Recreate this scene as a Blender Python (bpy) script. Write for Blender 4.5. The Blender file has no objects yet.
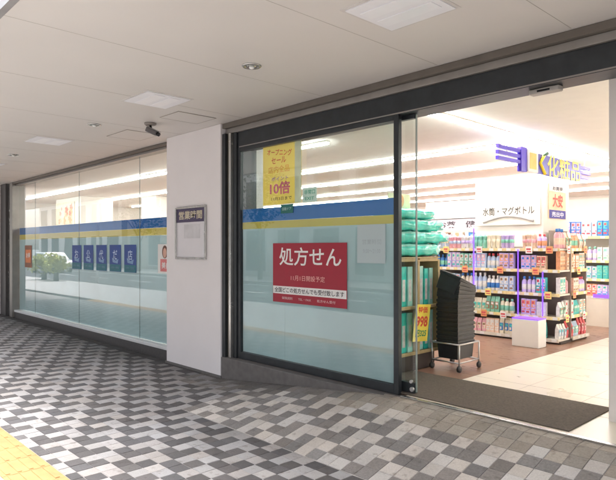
import bpy, bmesh, math, random
from mathutils import Vector, Matrix
R = math.radians
random.seed(12)
scene = bpy.context.scene
COL = scene.collection

# ------------------------------------------------------------------ camera
cam_d = bpy.data.cameras.new('camera'); cam = bpy.data.objects.new('camera', cam_d); COL.objects.link(cam)
cam.location = (0, 0, 1.64); cam.rotation_euler = (R(90), 0, R(46.66))
cam_d.sensor_fit = 'HORIZONTAL'; cam_d.sensor_width = 36; cam_d.lens = 33.75
cam_d.shift_y = 8 / 616; cam_d.clip_start = 0.05; cam_d.clip_end = 2000
scene.camera = cam

# ------------------------------------------------------------------ world and sun (overcast day)
SUN_EL, SUN_AZ = 74, 200
w = bpy.data.worlds.new('World'); scene.world = w; w.use_nodes = True
nt = w.node_tree; bg = nt.nodes['Background']
sky = nt.nodes.new('ShaderNodeTexSky'); sky.sky_type = 'NISHITA'; sky.sun_disc = False
sky.sun_elevation = R(SUN_EL); sky.sun_rotation = R(SUN_AZ); sky.dust_density = 4; sky.air_density = 1.0
hs = nt.nodes.new('ShaderNodeHueSaturation'); hs.inputs['Saturation'].default_value = 0.36
nt.links.new(sky.outputs[0], hs.inputs['Color']); nt.links.new(hs.outputs[0], bg.inputs['Color'])
bg.inputs['Strength'].default_value = 0.15
sd = bpy.data.lights.new('sun', 'SUN'); sd.energy = 1.0; sd.angle = R(35); sd.color = (1, .98, .965)
sun = bpy.data.objects.new('sun', sd); COL.objects.link(sun)
az = R(SUN_AZ)
sdir = Vector((math.sin(az) * math.cos(R(SUN_EL)), math.cos(az) * math.cos(R(SUN_EL)), math.sin(R(SUN_EL))))
sun.rotation_euler = sdir.to_track_quat('Z', 'Y').to_euler()
vs = scene.view_settings; vs.view_transform = 'Standard'; vs.look = 'None'; vs.gamma = 1; vs.use_curve_mapping = False
vs.exposure = 2.36
scene.cycles.use_denoising = True
scene.cycles.max_bounces = 8; scene.cycles.diffuse_bounces = 4; scene.cycles.glossy_bounces = 4
scene.cycles.transparent_max_bounces = 16; scene.cycles.sample_clamp_indirect = 8
scene.cycles.caustics_reflective = False; scene.cycles.caustics_refractive = False

# ------------------------------------------------------------------ materials
MATS = {}
def mat(name, col, rough=.6, var=.12, scale=6, bump=0, metal=0, emit=0, spec=.5, vscale=None, tint=False, coat=0, bscale=None):
    if name in MATS: return MATS[name]
    m = bpy.data.materials.new(name); MATS[name] = m; m.use_nodes = True
    n = m.node_tree.nodes; l = m.node_tree.links; b = n['Principled BSDF']
    b.inputs['Roughness'].default_value = rough; b.inputs['Metallic'].default_value = metal
    b.inputs['Specular IOR Level'].default_value = spec; b.inputs['Coat Weight'].default_value = coat
    tc = n.new('ShaderNodeTexCoord')
    ns = n.new('ShaderNodeTexNoise'); ns.inputs['Scale'].default_value = scale; ns.inputs['Detail'].default_value = 5
    mp = n.new('ShaderNodeMapping')
    if vscale: mp.inputs['Scale'].default_value = vscale
    l.new(tc.outputs['Object'], mp.inputs[0]); l.new(mp.outputs[0], ns.inputs['Vector'])
    rp = n.new('ShaderNodeValToRGB')
    a, c = rp.color_ramp.elements; a.position = .3; c.position = .7
    a.color = (*[x * (1 - var) for x in col], 1); c.color = (*[min(1, x * (1 + var)) for x in col], 1)
    l.new(ns.outputs['Fac'], rp.inputs[0]); out = rp.outputs[0]
    if tint:
        nd = n.new('ShaderNodeTexNoise'); nd.inputs['Scale'].default_value = .9; nd.inputs['Detail'].default_value = 7; nd.inputs['Roughness'].default_value = .65
        l.new(tc.outputs['Object'], nd.inputs['Vector'])
        rd = n.new('ShaderNodeValToRGB'); e0, e1 = rd.color_ramp.elements; e0.position = .36; e1.position = .58; e0.color = (.80, .78, .76, 1); e1.color = (1, 1, 1, 1)
        l.new(nd.outputs['Fac'], rd.inputs[0])
        nd2 = n.new('ShaderNodeTexNoise'); nd2.inputs['Scale'].default_value = 14; nd2.inputs['Detail'].default_value = 6
        l.new(tc.outputs['Object'], nd2.inputs['Vector'])
        rd2 = n.new('ShaderNodeValToRGB'); e0, e1 = rd2.color_ramp.elements; e0.position = .30; e1.position = .42; e0.color = (.72, .70, .68, 1); e1.color = (1, 1, 1, 1)
        l.new(nd2.outputs['Fac'], rd2.inputs[0])
        for q in (rd, rd2):
            md = n.new('ShaderNodeMix'); md.data_type = 'RGBA'; md.blend_type = 'MULTIPLY'; md.inputs[0].default_value = 1
            l.new(out, md.inputs[6]); l.new(q.outputs[0], md.inputs[7]); out = md.outputs[2]
        at = n.new('ShaderNodeVertexColor'); at.layer_name = 'tint'
        mx = n.new('ShaderNodeMix'); mx.data_type = 'RGBA'; mx.blend_type = 'MULTIPLY'; mx.inputs[0].default_value = 1
        l.new(out, mx.inputs[6]); l.new(at.outputs[0], mx.inputs[7]); out = mx.outputs[2]
    l.new(out, b.inputs['Base Color'])
    rr = n.new('ShaderNodeMapRange'); rr.inputs[3].default_value = max(0.02, rough - .08); rr.inputs[4].default_value = min(1, rough + .08)
    l.new(ns.outputs['Fac'], rr.inputs[0]); l.new(rr.outputs[0], b.inputs['Roughness'])
    if bump:
        n2 = n.new('ShaderNodeTexNoise'); n2.inputs['Scale'].default_value = bscale or scale * 12; n2.inputs['Detail'].default_value = 4
        l.new(tc.outputs['Object'], n2.inputs['Vector'])
        bp = n.new('ShaderNodeBump'); bp.inputs['Strength'].default_value = bump; bp.inputs['Distance'].default_value = .01
        l.new(n2.outputs['Fac'], bp.inputs['Height']); l.new(bp.outputs[0], b.inputs['Normal'])
    if emit:
        b.inputs['Emission Color'].default_value = (*col, 1); b.inputs['Emission Strength'].default_value = emit
    return m

def glass_mat(name, ior=1.5, tint=(.93, .97, .96)):
    m = bpy.data.materials.new(name); MATS[name] = m; m.use_nodes = True
    n = m.node_tree.nodes; l = m.node_tree.links; n.remove(n['Principled BSDF'])
    fr = n.new('ShaderNodeFresnel'); fr.inputs['IOR'].default_value = ior
    tr = n.new('ShaderNodeBsdfTransparent'); tr.inputs[0].default_value = (*tint, 1)
    gl = n.new('ShaderNodeBsdfGlossy'); gl.inputs['Roughness'].default_value = .015; gl.inputs['Color'].default_value = (.97, .98, 1, 1)
    ns = n.new('ShaderNodeTexNoise'); ns.inputs['Scale'].default_value = 1.1; ns.inputs['Detail'].default_value = 1
    tc = n.new('ShaderNodeTexCoord'); l.new(tc.outputs['Object'], ns.inputs['Vector'])
    bp = n.new('ShaderNodeBump'); bp.inputs['Strength'].default_value = .05; bp.inputs['Distance'].default_value = .02
    l.new(ns.outputs['Fac'], bp.inputs['Height']); l.new(bp.outputs[0], gl.inputs['Normal'])
    ge = n.new('ShaderNodeNewGeometry'); sb_ = n.new('ShaderNodeMath'); sb_.operation = 'SUBTRACT'; sb_.inputs[0].default_value = 1
    l.new(ge.outputs['Backfacing'], sb_.inputs[1]); mu = n.new('ShaderNodeMath'); mu.operation = 'MULTIPLY'
    m2_ = n.new('ShaderNodeMath'); m2_.operation = 'MULTIPLY'; m2_.inputs[1].default_value = 1.6; m2_.use_clamp = True
    l.new(fr.outputs[0], m2_.inputs[0]); l.new(m2_.outputs[0], mu.inputs[0]); l.new(sb_.outputs[0], mu.inputs[1])
    mx = n.new('ShaderNodeMixShader'); l.new(mu.outputs[0], mx.inputs[0]); l.new(tr.outputs[0], mx.inputs[1]); l.new(gl.outputs[0], mx.inputs[2])
    l.new(mx.outputs[0], n['Material Output'].inputs[0]); return m
GLASS = glass_mat('shop_glass')

def film_mat(name, col, transl=.4, clear=.0, var=.04):
    m = bpy.data.materials.new(name); MATS[name] = m; m.use_nodes = True
    n = m.node_tree.nodes; l = m.node_tree.links; n.remove(n['Principled BSDF'])
    tc = n.new('ShaderNodeTexCoord'); ns = n.new('ShaderNodeTexNoise'); ns.inputs['Scale'].default_value = .9; ns.inputs['Detail'].default_value = 3
    l.new(tc.outputs['Object'], ns.inputs['Vector'])
    rp = n.new('ShaderNodeValToRGB'); a, c = rp.color_ramp.elements; a.position = .3; c.position = .7
    a.color = (*[x * (1 - var) for x in col], 1); c.color = (*[x * (1 + var) for x in col], 1); l.new(ns.outputs['Fac'], rp.inputs[0])
    d = n.new('ShaderNodeBsdfDiffuse'); t = n.new('ShaderNodeBsdfTranslucent'); tp = n.new('ShaderNodeBsdfTransparent')
    l.new(rp.outputs[0], d.inputs[0]); l.new(rp.outputs[0], t.inputs[0])
    m1 = n.new('ShaderNodeMixShader'); m1.inputs[0].default_value = transl; l.new(d.outputs[0], m1.inputs[1]); l.new(t.outputs[0], m1.inputs[2])
    m2 = n.new('ShaderNodeMixShader'); m2.inputs[0].default_value = clear; l.new(m1.outputs[0], m2.inputs[1]); l.new(tp.outputs[0], m2.inputs[2])
    l.new(m2.outputs[0], n['Material Output'].inputs[0]); return m

FILM = film_mat('frosted_film', (.58, .69, .73), .38, .04, .08)
BLUE_BAND = film_mat('blue_vinyl', (.05, .24, .60), .3, .0)
YEL_BAND = film_mat('yellow_vinyl', (.72, .63, .20), .4, .0)
PLASTIC = film_mat('clear_wrap', (.85, .9, .9), .4, .5)

M_soffit = mat('soffit_paint', (.71, .68, .65), .55, .04, .6, .02, bscale=40)
M_white = mat('pillar_paint', (.82, .785, .79), .5, .025, 2, .03, bscale=60)
M_seam = mat('panel_seam', (.42, .385, .35), .8)
M_dark = mat('dark_bronze_metal', (.035, .04, .045), .35, .15, 8, metal=.3)
M_gray = mat('grey_metal', (.30, .28, .26), .4, .1, 5, metal=.4)
M_brown = mat('brown_metal', (.16, .14, .12), .45, .1, 5, metal=.3)
M_silver = mat('silver_metal', (.55, .54, .52), .25, .08, 8, metal=.9)
M_steel = mat('brushed_steel', (.6, .6, .6), .3, .06, 10, metal=.9)
M_sill = mat('white_sill', (.75, .76, .76), .4, .04)
M_plinth = mat('dark_granite', (.085, .08, .08), .5, .2, 30, .05)
M_slab = mat('grey_stone_slab', (.14, .13, .125), .75, .15, 14, .1)
M_lightpaver2 = mat('pale_warm_paver', (.60, .56, .52), .85, .10, 90, .25, tint=True, bscale=300)
M_shoplitpaver = mat('shoplit_plain_paver', (.42, .375, .32), .85, .12, 70, .25, tint=True, bscale=300)  # shop light falling on the pavers by the door is put into this colour
M_lightpaver = mat('light_paver', (.40, .385, .38), .85, .10, 90, .25, tint=True, bscale=300)
M_darkpaver = mat('dark_paver', (.125, .118, .12), .8, .16, 80, .25, tint=True, bscale=300)
M_brownpaver = mat('brown_grey_paver', (.27, .25, .235), .85, .16, 70, .25, tint=True, bscale=300)
M_joint = mat('paver_joint', (.30, .28, .265), .95, .2, 30)
M_ceil = mat('ceiling_white', (.82, .79, .755), .8, .02)
M_wallin = mat('wall_cream', (.80, .77, .72), .8, .02)
M_tile = mat('white_floor_tile', (.82, .74, .61), .3, .01, 2)
M_wood = mat('brown_wood_floor', (.30, .17, .115), .3, .2, 5, .02, vscale=(1, 8, 1))
M_mat = mat('entrance_mat', (.125, .102, .08), .95, .25, 60, .5, bscale=400)
M_tube = mat('tube_light', (1, .975, .94), .5, 0, emit=9.2)
M_black = mat('black_plastic', (.02, .02, .022), .35, .15, 20)
M_lens = mat('lens_black', (.01, .01, .012), .08, 0)
M_paper = mat('white_paper', (.85, .84, .82), .7, .02)
M_darkshelf = mat('shelf_dark', (.06, .045, .04), .5)
M_shelf = mat('shelf_cream', (.75, .70, .62), .5, .03)
M_rail = mat('price_rail', (.85, .70, .35), .4, .15, 25)
M_violet = mat('violet_led', (.16, .06, .9), .4, 0, emit=.38)
M_tan = mat('tan_wood', (.48, .36, .18), .6, .15, 12)
M_teal = mat('teal_wrap', (.05, .66, .55), .22, .3, 9, .45, coat=.4, bscale=30)
M_tealpale = mat('pale_teal_wrap_and_sheen', (.45, .85, .76), .22, .2, 9, .45, coat=.4, bscale=30)
M_yellowstrip = mat('tactile_yellow', (.40, .235, .095), .8, .12, 8, .2, bscale=200)
M_asphalt = mat('asphalt', (.055, .055, .057), .9, .2, 20, .3)
M_earth = mat('ground_grey', (.12, .12, .115), .95, .2, 3)
M_kerb = mat('kerb_concrete', (.36, .35, .33), .9, .12, 8)
M_paint = mat('road_paint', (.78, .78, .76), .7, .08)

# ------------------------------------------------------------------ mesh helpers
class MB:
    def __init__(s): s.bm = bmesh.new()
    def box(s, x0, x1, y0, y1, z0, z1, mi=0, M=None):
        c = [(x0,y0,z0),(x1,y0,z0),(x1,y1,z0),(x0,y1,z0),(x0,y0,z1),(x1,y0,z1),(x1,y1,z1),(x0,y1,z1)]
        v = [s.bm.verts.new((M @ Vector(p)) if M else p) for p in c]
        for f in ((0,3,2,1),(4,5,6,7),(0,1,5,4),(1,2,6,5),(2,3,7,6),(3,0,4,7)):
            s.bm.faces.new([v[i] for i in f]).material_index = mi
        return v
    def quad(s, pts, mi=0):
        f = s.bm.faces.new([s.bm.verts.new(p) for p in pts]); f.material_index = mi; return f
    def tube(s, pts, r, n=8, mi=0, cap=True):
        pts = [Vector(p) for p in pts]; rings = []
        for i, p in enumerate(pts):
            d = (pts[min(i+1, len(pts)-1)] - pts[max(i-1, 0)]).normalized()
            u = d.orthogonal().normalized() if i == 0 else (rings_u - d * rings_u.dot(d)).normalized()
            rings_u = u; v = d.cross(u); rr = r[i] if isinstance(r, (list, tuple)) else r
            rings.append([s.bm.verts.new(p + (u*math.cos(a) + v*math.sin(a))*rr) for a in [2*math.pi*k/n for k in range(n)]])
        for a, b in zip(rings, rings[1:]):
            for k in range(n):
                f = s.bm.faces.new((a[k], a[(k+1)%n], b[(k+1)%n], b[k])); f.material_index = mi; f.smooth = True
        if cap:
            s.bm.faces.new(rings[0][::-1]).material_index = mi; s.bm.faces.new(rings[-1]).material_index = mi
    def lathe(s, prof, c=(0,0,0), n=16, mi=0, M=None):
        rings = []
        for r, z in prof:
            rings.append([s.bm.verts.new((M @ Vector((r*math.cos(a), r*math.sin(a), z)) if M else Vector((c[0]+r*math.cos(a), c[1]+r*math.sin(a), c[2]+z)))) for a in [2*math.pi*k/n for k in range(n)]])
        for a, b in zip(rings, rings[1:]):
            for k in range(n):
                f = s.bm.faces.new((a[k], a[(k+1)%n], b[(k+1)%n], b[k])); f.material_index = mi; f.smooth = True
        s.bm.faces.new(rings[0][::-1]).material_index = mi; s.bm.faces.new(rings[-1]).material_index = mi
    def prism(s, poly, fn, d0, d1, mi=0):
        a = [s.bm.verts.new(fn(p, d0)) for p in poly]; b = [s.bm.verts.new(fn(p, d1)) for p in poly]
        s.bm.faces.new(a).material_index = mi; s.bm.faces.new(b[::-1]).material_index = mi
        n = len(poly)
        for i in range(n): s.bm.faces.new((a[i], a[(i+1)%n], b[(i+1)%n], b[i])).material_index = mi
    def build(s, name, mats, parent=None, bevel=0, loc=None, seg=2, subsurf=0):
        bmesh.ops.recalc_face_normals(s.bm, faces=s.bm.faces)
        me = bpy.data.meshes.new(name); s.bm.to_mesh(me); s.bm.free()
        for m in (mats if isinstance(mats, (list, tuple)) else [mats]): me.materials.append(m)
        o = bpy.data.objects.new(name, me); COL.objects.link(o)
        if parent: o.parent = parent
        if loc: o.location = loc
        if bevel:
            b = o.modifiers.new('bevel', 'BEVEL'); b.width = bevel; b.segments = seg; b.limit_method = 'ANGLE'
        if subsurf:
            b = o.modifiers.new('sub', 'SUBSURF'); b.levels = subsurf; b.render_levels = subsurf
        return o

def empty(name, loc=(0,0,0), rz=0):
    o = bpy.data.objects.new(name, None); COL.objects.link(o); o.location = loc; o.rotation_euler = (0, 0, rz); return o
def tag(o, label=None, cat=None, group=None, kind=None):
    if label: o['label'] = label
    if cat: o['category'] = cat
    if group: o['group'] = group
    if kind: o['kind'] = kind
    return o
def thing(name, label, cat, loc=(0,0,0), rz=0, group=None): return tag(empty(name, loc, rz), label, cat, group)
def box(name, m, parent, x0, x1, y0, y1, z0, z1, bevel=0):
    b = MB(); b.box(x0, x1, y0, y1, z0, z1); return b.build(name, m, parent, bevel)
def struct(o): o['kind'] = 'structure'; return o

def text(name, body, m, parent, cx, cz, y, wd, ht, face='-y', depth=.002, bold=0., rot=0):
    """lettering as a mesh, fitted into wd x ht, on a plane; face '-y' (plane y) or '+x' (plane x = y argument)"""
    cu = bpy.data.curves.new(name, 'FONT'); cu.body = body; cu.align_x = 'CENTER'; cu.align_y = 'CENTER'; cu.extrude = 0; cu.offset = bold
    cu.resolution_u = 3
    t = bpy.data.objects.new(name, cu); COL.objects.link(t)
    bpy.context.view_layer.update()
    me = bpy.data.meshes.new_from_object(t.evaluated_get(bpy.context.evaluated_depsgraph_get()))
    bpy.data.objects.remove(t); bpy.data.curves.remove(cu)
    xs = [v.co.x for v in me.vertices]; ys = [v.co.y for v in me.vertices]
    if not xs: return None
    mx, my = (min(xs)+max(xs))/2, (min(ys)+max(ys))/2
    sx = wd/(max(xs)-min(xs)+1e-9); sy = ht/(max(ys)-min(ys)+1e-9)
    cr, sr = math.cos(rot), math.sin(rot)
    for v in me.vertices:
        a, b = (v.co.x-mx)*sx, (v.co.y-my)*sy
        a, b = a*cr-b*sr, a*sr+b*cr
        v.co = (cx+a, y, cz+b) if face == '-y' else (y, cx+a, cz+b)
    me.materials.clear(); me.materials.append(m); me.name = name
    o = bpy.data.objects.new(name, me); COL.objects.link(o)
    if parent: o.parent = parent
    return o

# ------------------------------------------------------------------ ground, road, pavement
def sheet(name, m, x0, x1, y0, y1, z):
    b = MB(); b.quad([(x0,y0,z),(x1,y0,z),(x1,y1,z),(x0,y1,z)]); return struct(b.build(name, m))
sheet('ground', M_earth, -600, 600, -600, 600, -.17)
sheet('road', M_asphalt, -200, 200, -9.2, -2.2, -.14)
b = MB()
for k in range(-30, 20): b.box(k*5, k*5+2.5, -5.78, -5.66, -.137, -.134)
b.box(-150, 100, -2.75, -2.6, -.137, -.134); b.box(-150, 100, -8.8, -8.65, -.137, -.134)
struct(b.build('road_marking', M_paint))
b = MB(); b.box(-150, 100, -2.2, -2.05, -.14, 0.0); b.box(-150, 100, -9.35, -9.2, -.14, 0.0); struct(b.build('kerb', M_kerb, bevel=.01))
struct(box('far_pavement', M_kerb, None, -150, 100, -12.6, -9.35, -.16, -.01))
struct(box('outer_pavement', mat('outer_paving', (.33, .32, .31), .85, .15, 6, .2), None, -60, 30, -2.05, 1.24, -.16, -.001))
b = MB()
S_T = .30
for q in range(-60, 40):
    b.box(q*.3+.002, q*.3+.298, 1.242, 1.578, -.16, .003+random.uniform(-.001, .001))
    for k in range(4): b.box(q*.3+.018, q*.3+.282, 1.272+.08*k, 1.302+.08*k, .0005, .008)
struct(b.build('tactile_path', M_yellowstrip, bevel=.002))

def smooth(a, b, x):
    t = max(0, min(1, (x-a)/(b-a))); return t*t*(3-2*t)
def lin(a, b, x): return max(0, min(1, (x-a)/(b-a)))
KY = 3.101
def gz(x, y): return .268 * lin(-6.0, -3.5, x) * lin(KY, 4.15, y)
CS = .13; PX, PY = -2.6154-CS/2, 3.6857+CS/2
def is_light(i, j):
    k = i // 2; r = i - 2*k; jj = (j-k) % 3
    return jj in (0, 1) if r == 0 else jj == 0
b = MB(); tints = []
cl = b.bm.loops.layers.color.new('tint')
nx0, nx1 = int((-19-PX)/CS), int((3-PX)/CS)
for i in range(nx0, nx1):
    for j in range(-6, 17):
        x0 = i*CS+PX; y1 = -j*CS+PY; y0 = y1-CS; x1 = x0+CS
        if y0 < 1.585: y0 = 1.585
        if y1 > 4.30: y1 = 4.30
        if y1-y0 < .02: continue
        xm, ym = (x0+x1)/2, (y0+y1)/2
        zone_back = ym > KY and xm > -5.1
        L = is_light(i, j) if zone_back else is_light(i+14, j-10)
        rng = random.random()
        if xm > -5.5:
            lim = 4.02 + .05*math.sin(xm*5)
            if ym > lim: L = False
            elif ym > lim-.14 and L and rng < .45: L = False
        elif ym > 4.12: L = False
        if L: mi = 4 if zone_back else 0
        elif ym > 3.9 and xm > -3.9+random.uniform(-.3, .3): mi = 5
        elif zone_back or (ym > 3.8 and xm > -6.5): mi = 2
        else: mi = 1
        g = .0042; jz = random.uniform(-.0012, .0012)
        gy0 = g+(.006 if abs(y0-KY) < .02 and xm > -5.1 else 0); gy1 = g+(.006 if abs(y1-KY) < .02 and xm > -5.1 else 0)
        pts = [(x0+g, y0+gy0), (x1-g, y0+gy0), (x1-g, y1-gy1), (x0+g, y1-gy1)]
        top = [b.bm.verts.new((px, py, gz(px, py)+jz+random.uniform(-.0006, .0006))) for px, py in pts]
        bot = [b.bm.verts.new((px-g*.6 if px < xm else px+g*.6, py-g*.6 if py < ym else py+g*.6, gz(px, py)-.006)) for px, py in pts]
        fs = [b.bm.faces.new(top)] + [b.bm.faces.new((bot[q], bot[(q+1) % 4], top[(q+1) % 4], top[q])) for q in range(4)]
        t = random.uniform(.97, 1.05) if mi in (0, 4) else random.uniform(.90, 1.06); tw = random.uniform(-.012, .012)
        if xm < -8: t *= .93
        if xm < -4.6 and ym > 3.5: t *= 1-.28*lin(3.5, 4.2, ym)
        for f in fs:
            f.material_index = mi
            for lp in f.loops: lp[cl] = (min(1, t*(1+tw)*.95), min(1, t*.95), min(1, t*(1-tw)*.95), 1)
# bevelled pavers lie on their mortar bed, same mesh
BYS = [1.581, 2.3, KY, 3.36, 3.62, 3.88, 4.15, 4.3]
for i in range(88):
    x0 = -19+i*.25; x1 = x0+.25
    for y0, y1 in zip(BYS, BYS[1:]):
        b.quad([(x0, y0, gz(x0, y0)-.0042), (x1, y0, gz(x1, y0)-.0042), (x1, y1, gz(x1, y1)-.0042), (x0, y1, gz(x0, y1)-.0042)], 3)
for k in range(33):
    xa = -5.1+k*.25; wj = random.uniform(.003, .009)
    if random.random() < .85: b.quad([(xa, KY-wj, -.0008), (xa+.249, KY-wj*.8, -.0008), (xa+.249, KY+wj, -.0006), (xa, KY+wj*.9, -.0006)], 6)
struct(b.build('pavement', [M_lightpaver, M_darkpaver, M_brownpaver, M_joint, M_lightpaver2, M_shoplitpaver, mat('mortar_line', (.42, .395, .37), .9, .35, 9)]))
struct(box('pavement_edge', M_joint, None, -40, -19.01, 1.585, 4.3, -.16, 0))

# ------------------------------------------------------------------ the shop building
bd = thing('shop_building', 'white shop building with wide canopy soffit, glazed front and open automatic entrance', 'building')
FZ = .28
box('wall', mat('upper_wall', (.5, .48, .46), .8, .05), bd, -40, 14, 1.17, 20, 3.45, 11)
sf = MB(); sf.box(-40, 14, 1.17, 4.6, 3.21, 3.44); sf = sf.build('soffit', M_soffit, bd)
b = MB()
for x in (-1.71, -2.84, -4.24, -5.6, -7.0, -8.4, -9.8, -11.2, -12.6, -14.0, -15.4): b.box(x-.002, x+.002, 1.18, 4.2, 3.2090, 3.2105)
b.build('panel_seam', M_seam, sf)
box('canopy_edge', mat('edge_trim', (.32, .31, .31), .5), bd, -40, 14, 1.12, 1.168, 3.19, 3.44)
for x0, x1, y0, y1 in ((-6.26, -5.83, 3.46, 3.98), (-7.82, -7.2, 3.50, 4.0)):
    b = MB(); g = .008
    for a in ((x0, x1, y0, y0+g), (x0, x1, y1-g, y1), (x0, x0+g, y0+g, y1-g), (x1-g, x1, y0+g, y1-g)): b.box(*a, 3.203, 3.2095)
    h = b.build('access_hatch', M_seam, sf)
    box('hatch_panel', M_soffit, h, x0+g+.001, x1-g-.001, y0+g+.001, y1-g-.001, 3.204, 3.2095)
# pillars
box('pillar', M_white, bd, -7.40, -6.06, 4.2, 4.9, -.02, 3.209, .006)
box('pillar', M_white, bd, -40, -15.72, 4.2, 4.9, -.02, 3.209, .006)
b = MB(); b.box(-7.42, -6.04, 4.19, 4.2-.001, -.01, .03); b.build('skirting', M_slab, bd)
# entrance column and right wall inside the opening
box('column', mat('column_cream', (.87, .83, .80), .5, .02), bd, -1.68, 1.2, 4.83, 5.6, FZ-.02, 3.19, .01)
# interior shell
box('inner_wall', M_wallin, bd, -21, 14, 18, 18.2, FZ-.3, 3.44)
box('inner_wall', M_wallin, bd, -21.2, -21.01, 4.91, 18.2, FZ-.3, 3.44)
box('inner_wall', M_wallin, bd, 13.8, 14, 4.61, 17.99, FZ-.3, 3.44)
box('inner_wall', M_wallin, bd, 1.21, 13.79, 4.61, 4.8, FZ-.3, 3.2)
ce = struct(box('ceiling', M_ceil, None, -21, 13.7, 4.62, 17.98, 3.195, 3.3))
struct(box('wood_floor', M_wood, None, -6.0, -3.252, 4.361, 4.709, .0, FZ))
struct(box('floor', M_tile, None, -3.25, 13.7, 4.30, 17.98, .0, FZ))
struct(box('wood_floor', M_wood, None, -21, -3.252, 4.71, 17.98, .0, FZ))
b = MB()
for k in range(1, 24): b.box(-3.25, 8, 4.31+k*.6, 4.313+k*.6, FZ, FZ+.0012)
for k in range(1, 16): b.box(-3.25+k*.6, -3.247+k*.6, 4.31, 17.9, FZ+.0004, FZ+.0014)
struct(b.build('floor_tile_joint', mat('tile_joint', (.55, .49, .43), .7)))

# entrance frame : header, steps, jamb, threshold
H0, H1 = 2.885, 3.08
b = MB(); b.box(-5.83, 2, 4.30, 4.55, H0, H1); hd = b.build('header', M_dark, bd, .003)
b = MB(); b.box(-6.05, 2, 4.27, 4.55, H1+.002, 3.145); b.build('header_trim', M_gray, bd, .003)
b = MB(); b.box(-6.05, 2, 4.22, 4.55, 3.147, 3.207); b.build('header_trim', M_brown, bd, .003)
b = MB(); b.box(-5.8, 2, 4.296, 4.2985, H0+.004, H0+.016); b.build('header_lip', M_gray, bd)
b = MB(); b.box(-6.055, -5.99, 4.22, 4.6, .0, 3.079); b.build('jamb', M_dark, bd, .003)
b = MB(); b.box(-5.988, -5.945, 4.26, 4.6, .0, 3.079); b.build('jamb', mat('jamb_tan', (.30, .26, .20), .35, .1, metal=.5), bd, .003)
b = MB(); b.box(-5.943, -5.90, 4.24, 4.6, .0, 3.079); b.build('jamb', M_silver, bd, .003)
b = MB(); b.box(-5.898, -5.835, 4.28, 4.6, .0, 3.079); b.build('jamb', M_dark, bd, .003)
b = MB(); b.box(-6.05, -3.28, 4.20, 4.36, -.1, .268); b.build('door_step', M_slab, bd, .006)
b = MB(); b.box(-3.278, 2, 4.255, 4.298, .0, FZ+.002); b.build('threshold', M_silver, bd, .002)

# fixed door leaf with film
def leaf(name, x0, x1, y, z0, z1, m, fr, bot, parent, top=.05):
    d = empty(name, (0, 0, 0)); d.parent = parent
    box('glass_pane', GLASS, d, x0+fr, x1-fr, y+.012, y+.020, z0+bot, z1-top)
    if fr > .005:
        box('stile', m, d, x0, x0+fr-.001, y-.012, y+.04, z0, z1, .003); box('stile', m, d, x1-fr+.001, x1, y-.012, y+.04, z0, z1, .003)
    box('bottom_rail', m, d, x0+fr, x1-fr, y-.01, y+.038, z0, z0+bot-.001, .003)
    box('top_rail', m, d, x0+fr, x1-fr, y-.01, y+.038, z1-top+.001, z1, .003)
    return d
d1 = leaf('sliding_door', -5.833, -3.33, 4.31, .272, 2.884, M_dark, .058, .085, bd)
box('frosted_film', FILM, d1, -5.77, -3.39, 4.336, 4.338, .36, 1.872)
box('yellow_band', YEL_BAND, d1, -5.77, -3.39, 4.332, 4.334, 1.872, 1.955)
box('blue_band', BLUE_BAND, d1, -5.77, -3.39, 4.332, 4.334, 1.957, 2.115)
for x_ in (-4.98,): box('film_seam', mat('film_seam', (.42, .52, .55), .5), d1, x_-.001, x_+.001, 4.3345, 4.3355, .36, 1.87)
d2 = leaf('sliding_door', -5.7, -3.215, 4.40, .285, 2.884, M_dark, .002, .10, bd, .04)
box('edge_trim', mat('door_edge', (.25, .3, .28), .3), d2, -3.214, -3.206, 4.405, 4.425, .3, 2.88)
b = MB()
b.lathe([(.022, 0), (.022, .02)], M=Matrix.Translation((-3.23, 4.385, .33)) @ Matrix.Rotation(R(90), 4, 'X'), n=12)
b.lathe([(.016, 0), (.016, .02)], M=Matrix.Translation((-3.24, 4.385, .40)) @ Matrix.Rotation(R(90), 4, 'X'), n=12)
b.build('door_roller', M_steel, d2)

# display window on the left
DY = 4.47
dw = empty('display_window'); dw.parent = bd
W0, W1 = -14.85, -7.40
box('plinth', M_plinth, bd, W0-.9, W1, 4.37, 4.7, -.1, .115, .004)
box('window_sill', M_sill, dw, W0, W1, 4.36, 4.56, .118, .165, .004)
b = MB(); b.box(W0, W1, 4.40, 4.56, 3.13, 3.165); b.build('window_head', M_gray, dw, .003)
b = MB(); b.box(W0, W1, 4.33, 4.56, 3.167, 3.208); b.build('window_head', M_brown, dw, .003)
b = MB(); b.box(W0-.86, W0-.45, 4.30, 4.6, -.01, 3.208); b.build('window_frame', mat('frame_grey', (.09, .085, .085), .45, metal=.3), dw, .003)
b = MB(); b.box(W0-.448, W0-.2, 4.36, 4.6, -.01, 3.208); b.build('window_frame', M_silver, dw, .003)
b = MB(); b.box(W0-.198, W0-.002, 4.32, 4.6, -.01, 3.208); b.build('window_frame', M_gray, dw, .003)
joints = [W0, -13.72, -11.23, -8.745, W1]
for i, (a, c) in enumerate(zip(joints, joints[1:])):
    box('glass_pane', GLASS, dw, a+.004, c-.004, DY, DY+.010, .166, 3.128)
for x in joints[1:-1]: box('glass_joint', mat('silicone', (.18, .24, .24), .4), dw, x-.0035, x+.0035, DY+.001, DY+.009, .166, 3.128)
box('frosted_film', FILM, dw, W0+.01, W1, DY+.014, DY+.016, .17, 1.838)
box('yellow_band', YEL_BAND, dw, W0+.01, W1, DY+.014, DY+.017, 1.84, 1.955)
box('blue_band', BLUE_BAND, dw, W0+.01, W1, DY+.014, DY+.017, 1.957, 2.115)

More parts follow.
